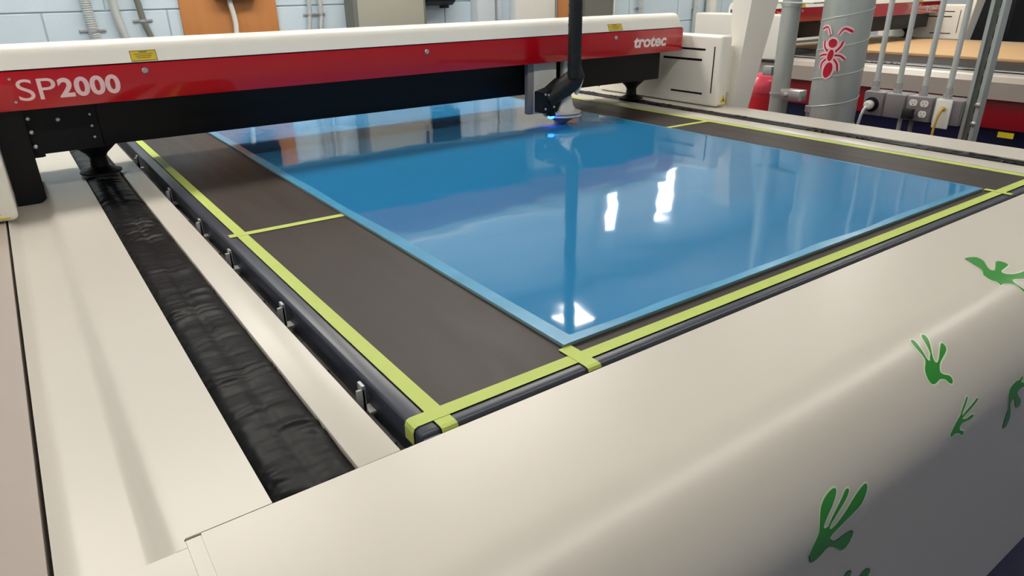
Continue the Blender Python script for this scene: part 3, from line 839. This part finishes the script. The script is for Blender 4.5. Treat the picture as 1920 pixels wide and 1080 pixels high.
# outlet boxes, top line at z = 0.045
def outlet_box(y0, y1, label, plate='plate_grey', dz=0.0):
    t = thing('outlet_box', label, 'outlet box', (2.79, (y0 + y1) / 2, -0.045), 'outlet boxes below the slim conduits')
    MB().box(2.752, 2.83, y0 + 0.001, y1 - 0.001, -0.045, 0.045, bev=0.004).build('box', 'box_grey', t)
    MB().box(2.746, 2.7518, y0 + 0.003, y1 - 0.003, -0.044 + dz, 0.042, bev=0.0015).build('cover_plate', plate, t)
    return t
b1_ = outlet_box(1.374, 1.456, 'grey outlet box with a white plug, next to the spiral duct')
MB().lathe([(0.028, 0), (0.028, -0.004), (0.02, -0.005)], (2.746, 1.418, -0.004), 20, 'x').build('socket', 'black_metal', b1_)
b2_ = outlet_box(1.292, 1.372, 'grey outlet box with a blank cover between plug and white outlets')
b3_ = outlet_box(1.192, 1.290, 'grey outlet box with four round white outlets')
for (oy_, oz) in ((1.262, 0.021), (1.222, 0.021), (1.222, -0.017), (1.262, -0.017)):
    o = MB().prism([(oy_ + 0.0145 * math.cos(a) , oz + 0.0145 * max(-0.8, min(0.8, math.sin(a)))) for a in [2 * PI * k / 20 for k in range(20)]], 2.7435, 2.7462, 'x').build('outlet', 'white_plastic', b3_)
    if (oy_, oz) != (1.262, -0.017):
        m = MB()
        m.box(2.7428, 2.7436, oy_ - 0.006, oy_ - 0.0045, oz - 0.001, oz + 0.006)
        m.box(2.7428, 2.7436, oy_ + 0.0045, oy_ + 0.006, oz - 0.001, oz + 0.006)
        m.box(2.7428, 2.7436, oy_ - 0.002, oy_ + 0.002, oz - 0.008, oz - 0.005)
        m.build('outlet_slots', 'black_metal', o)
b4_ = outlet_box(1.092, 1.190, 'grey outlet box carrying the tall white cover plate')
MB().box(2.738, 2.7458, 1.125, 1.180, -0.058, 0.044, bev=0.002).build('white_plate', 'white_plastic', b4_)
MB().lathe([(0.008, 0), (0.008, -0.006), (0.005, -0.008)], (2.738, 1.150, 0.012), 12, 'x').build('cord_grip', 'yellow_cord', b4_)

pl = thing('plug_cord', 'white plug with a pale cord hanging below the outlet boxes', 'cord', (2.70, 1.42, -0.4))
MB().lathe([(0.014, 0), (0.018, -0.008), (0.018, -0.022), (0.011, -0.03)], (2.7408, 1.418, -0.004), 16, 'x').build('plug', 'white_plastic', pl)
MB().tube([(2.716, 1.420, -0.008), (2.704, 1.424, -0.02), (2.700, 1.429, -0.045), (2.700, 1.434, -0.08), (2.700, 1.437, -0.2), (2.71, 1.44, -0.5), (2.72, 1.44, -T + 0.006)], 0.0055, 10).build('cord', 'conduit_grey', pl)
pk = MB().box(2.715, 2.7433, 1.248, 1.285, -0.036, -0.001, bev=0.004).build('black_plug', 'black_rubber', None, (2.73, 1.266, -0.02))
tag(pk, 'black power plug in the lower outlet of the four-outlet box', 'plug')
yc = MB().tube([(2.7298, 1.150, 0.012), (2.722, 1.152, 0.004), (2.720, 1.157, -0.02), (2.722, 1.162, -0.06), (2.724, 1.163, -0.12), (2.73, 1.16, -0.5), (2.735, 1.16, -T + 0.004)], 0.0042, 10).build('yellow_cord', 'yellow_cord', None, (2.73, 1.16, -0.9))
tag(yc, 'yellow cord hanging from the tall white cover plate', 'cord')
for cy, lab in ((1.318, 'pale'), (1.275, 'dark')):
    o = MB().tube([(2.79, cy, -0.046), (2.79, cy, -0.5), (2.79, cy, -T + 0.001)], 0.008, 10).build('conduit_stub', 'conduit_grey' if lab == 'pale' else 'panel_dark', None, (2.79, cy, -T))
    tag(o, lab + ' thin conduit leaving the underside of the grey outlet boxes', 'conduit')

rc = thing('red_canister', 'red canister with a crinkled pink top between upright housing and pipe', 'canister', (2.96, 2.08, -T))
MB().lathe([(0.07, -T + 0.001), (0.075, -T + 0.02), (0.075, -0.06), (0.07, -0.045)], (2.96, 2.08, 0), 24).build('can', 'red_plastic', rc)
MB().lathe([(0.072, -0.0445), (0.074, -0.02), (0.066, 0.012), (0.045, 0.034), (0.02, 0.043)], (2.96, 2.08, 0), 24).build('cap', 'pink_plastic', rc)

# tan board on the second machine
bd = MB().box(4.74, 6.00, 1.05, 3.2, 0.0004, 0.016, bev=0.001).build('board', 'mdf', None, (5.3, 2.1, 0.0))
tag(bd, 'flat tan wooden board on the second laser cutter', 'board')

# dark cabinet behind the second machine
cb = thing('dark_cabinet', 'tall black cabinet beyond the tan board', 'cabinet', (6.98, 2.62, -T))
MB().box(6.80, 7.30, 2.50, 2.86, -T + 0.001, 0.9, bev=0.006).build('case', 'black_cloth', cb)
MB().box(6.796, 6.7995, 2.52, 2.84, -T + 0.05, 0.85, bev=0.001).build('door', 'black_cloth', cb)
MB().box(6.785, 6.7958, 2.55, 2.56, -0.1, 0.1, bev=0.002).build('handle', 'black_metal', cb)
cl = MB().tube([(7.40, 2.40, 0.5), (7.38, 2.43, 0.30), (7.38, 2.47, 0.16), (7.38, 2.44, 0.07), (7.38, 2.37, 0.02), (7.38, 2.30, 0.06), (7.40, 2.26, 0.3), (7.44, 2.26, 0.5)], 0.02, 12).build('hanging_hose', 'dark_blue', None, (7.4, 2.35, 0.0))
tag(cl, 'dark looped hose hanging beside the black cabinet', 'hose')

# ------------------------------------------------------------------ things on the block wall
WY = WALL_Y - 0.003
def wall_pipe(name, pts, r, material, label, group=None, clips=(), ribs=False, cat='conduit'):
    t = thing(name, label, cat, pts[-1], group)
    Q = []
    P = [Vector(q) for q in pts]
    for i in range(len(P) - 1):
        for k in range(6):
            u = k / 6
            p0, p1, p2, p3 = P[max(i - 1, 0)], P[i], P[i + 1], P[min(i + 2, len(P) - 1)]
            Q.append(0.5 * (2 * p1 + (p2 - p0) * u + (2 * p0 - 5 * p1 + 4 * p2 - p3) * u * u + (-p0 + 3 * p1 - 3 * p2 + p3) * u ** 3))
    Q.append(P[-1])
    m = MB()
    if ribs:
        L = [0.0]
        for a, b in zip(Q, Q[1:]): L.append(L[-1] + (b - a).length)
        n = int(L[-1] / 0.0035)
        S, Rr = [], []
        j = 0
        for k in range(n + 1):
            l = L[-1] * k / n
            while j < len(L) - 2 and L[j + 1] < l: j += 1
            S.append(Q[j].lerp(Q[j + 1], (l - L[j]) / max(1e-9, L[j + 1] - L[j])))
            Rr.append(r * (1.0 if k % 3 else 0.84))
        m.tube(S, Rr, 14)
    else:
        m.tube(Q, r, 14)
    m.build('tube', material, t, smooth=30 if ribs else 50)
    for (cx, cz, wd) in clips:
        c = MB()
        c.box(cx - wd / 2, cx + wd / 2, WY - 0.006, WY, cz - 0.007, cz + 0.007, bev=0.001)
        c.tube([(cx, WY - 0.028, cz - 0.006), (cx, WY - 0.028, cz + 0.006)], r + 0.0022, 14)
        for sx in (-1, 1):
            c.tube([(cx + sx * (wd / 2 - 0.007), WY - 0.001, cz), (cx + sx * (wd / 2 - 0.007), WY - 0.011, cz)], 0.005, 8)
        c.build('clip', 'steel', t)
    return t
Yp = WY - 0.028
wall_pipe('flexible_conduit', [(0.415, Yp, 1.2), (0.415, Yp, 0.6), (0.416, Yp, 0.4), (0.419, Yp, 0.27), (0.425, Yp, 0.2), (0.43, Yp, -0.2)], 0.0235, 'conduit_grey', 'ribbed flexible metal conduit with a clip on the block wall', 'conduits on the block wall', [(0.42, 0.268, 0.12)], True)
wall_pipe('bent_conduit', [(0.534, Yp, 1.2), (0.534, Yp, 0.5), (0.535, Yp, 0.40), (0.540, Yp, 0.32), (0.560, Yp, 0.22), (0.60, Yp, 0.05), (0.60, Yp, -0.3)], 0.0195, 'conduit_grey', 'smooth bent conduit beside the ribbed conduit', 'conduits on the block wall')
wall_pipe('thin_conduit', [(0.640, Yp, 1.2), (0.642, Yp, 0.5), (0.648, Yp, 0.38), (0.656, Yp, 0.30), (0.676, Yp, 0.22), (0.70, Yp, 0.1), (0.70, Yp, -0.3)], 0.015, 'panel_dark', 'darker thin conduit with a clip near the plywood panel', 'conduits on the block wall', [(0.655, 0.306, 0.095)])
wall_pipe('paired_conduit', [(1.540, Yp, 1.2), (1.540, Yp, 0.4), (1.538, Yp, 0.30), (1.528, Yp, 0.24), (1.52, Yp, 0.1), (1.52, Yp, -0.3)], 0.0125, 'conduit_grey', 'one of two thin clipped conduits, the one nearer the plywood', 'paired conduits', [(1.539, 0.307, 0.066)])
wall_pipe('paired_conduit', [(1.608, Yp, 1.2), (1.608, Yp, 0.4), (1.607, Yp, 0.30), (1.598, Yp, 0.24), (1.59, Yp, 0.1), (1.59, Yp, -0.3)], 0.0125, 'conduit_grey', 'one of two thin clipped conduits, the one nearer the grey cabinet', 'paired conduits', [(1.607, 0.307, 0.066)])

pw = thing('plywood_panel', 'orange-brown plywood board with a white cable on the block wall', 'board', (1.1, WY, -0.1))
MB().box(0.842, 1.352, WY - 0.018, WY, -0.1, 0.9, bev=0.001).build('board', 'plywood', pw)
MB().box(1.02, 1.24, WY - 0.075, WY - 0.0185, 0.395, 0.62, bev=0.006).build('device', 'black_metal', pw)
cbx = wall_pipe('white_cable', [(1.095, WY - 0.045, 0.394), (1.096, WY - 0.045, 0.37), (1.104, WY - 0.04, 0.33), (1.110, WY - 0.0345, 0.27), (1.106, WY - 0.0335, 0.2), (1.106, WY - 0.0335, -0.08)], 0.0135, 'white_plastic', 'white cable hanging below the device on the plywood', None, (), False, 'cable')

eb_ = thing('electrical_cabinet', 'grey-beige electrical cabinet on the block wall', 'cabinet', (2.0, WY, -0.3))
MB().box(1.765, 2.25, WY - 0.13, WY, -0.3, 1.0, bev=0.004).build('case', 'panel_dark', eb_)
MB().box(1.79, 2.232, WY - 0.1365, WY - 0.1305, -0.27, 0.97, bev=0.003).build('door', 'panel_grey', eb_)
MB().box(2.19, 2.21, WY - 0.155, WY - 0.137, 0.45, 0.55, bev=0.004).build('handle', 'black_metal', eb_)

bd_ = thing('wall_device', 'black wall device with a small connector beside the grey cabinet', 'device', (2.37, WY, 0.33))
m = MB()
m.prism([(WY, 0.345), (WY - 0.06, 0.335), (WY - 0.10, 0.36), (WY - 0.10, 0.60), (WY, 0.60)], 2.275, 2.485, 'x')
m.build('case', 'black_metal', bd_, fix=True)
MB().box(2.41, 2.46, WY - 0.06, WY - 0.02, 0.318, 0.3445, bev=0.003).build('connector', 'black_rubber', bd_)

for xa, xb, nm, mt, lab, yy in ((2.66, 2.80, 'wall_duct', 'pale_panel', 'pale blue vertical duct casing on the block wall', 0.09),
                                (2.86, 2.895, 'wall_duct', 'pale_panel', 'narrow pale casing strip beside the wide blue duct casing', 0.03),
                                (3.39, 3.60, 'timber_post', 'plywood', 'brown timber board standing behind the black hose', 0.03),
                                (3.645, 3.925, 'grey_panel', 'panel_dark', 'dark grey flat panel on the wall behind the black hose', 0.04),
                                (3.935, 3.952, 'white_batten', 'white_plastic', 'thin white batten along the dark grey panel', 0.04)):
    o = MB().box(xa, xb, WY - yy, WY, -0.5, 1.05, bev=0.004).build(nm, mt, None, ((xa + xb) / 2, WY, -0.5))
    tag(o, lab, 'board' if 'post' in nm else ('duct' if 'duct' in nm else 'panel'))
dr_ = thing('wall_cabinet', 'wide pale cabinet beside the black hose on the block wall', 'cabinet', (3.2, WY, -0.6))
MB().box(2.98, 3.37, WY - 0.05, WY, -0.6, 1.05, bev=0.004).build('case', 'pale_panel', dr_)
MB().box(2.995, 3.345, WY - 0.055, WY - 0.0505, -0.55, 1.0, bev=0.003).build('door', 'white_plastic', dr_)
MB().box(3.349, 3.362, WY - 0.058, WY - 0.0505, -0.6, 1.05).build('hinge_strip', 'box_grey', dr_)
wall_pipe('clipped_conduit', [(4.235, Yp, 1.08), (4.235, Yp, 0.5), (4.235, Yp, 0.1), (4.235, Yp, -0.8)], 0.016, 'conduit_grey', 'thin clipped conduit on the pale wall left of the red gantry end', 'conduits behind the gantry end', [(4.235, 0.269, 0.085)])
wall_pipe('clipped_conduit', [(4.90, Yp, 1.08), (4.90, Yp, 0.5), (4.885, Yp, 0.2), (4.86, Yp, -0.8)], 0.016, 'conduit_grey', 'thin dark-edged conduit right of the red gantry end', 'conduits behind the gantry end', [(4.90, 0.25, 0.07)])
wall_pipe('white_pipe', [(5.06, WY - 0.05, 1.08), (5.06, WY - 0.05, 0.5), (5.06, WY - 0.05, 0.1), (5.06, WY - 0.05, -0.9)], 0.045, 'white_plastic', 'thick white pipe on the wall right of the red gantry end', None, (), False, 'pipe')
wall_pipe('cable_loop', [(5.55, Yp, 0.7), (5.52, Yp, 0.4), (5.54, Yp, 0.26), (5.62, Yp, 0.18), (5.72, Yp, 0.24), (5.75, Yp, 0.45), (5.75, Yp, 0.7)], 0.02, 'panel_dark', 'looped dark cable on the wall above the second machine', None, (), False, 'cable')

# helper property is not part of the description
for o in bpy.data.objects:
    if '_b' in o:
        del o['_b']
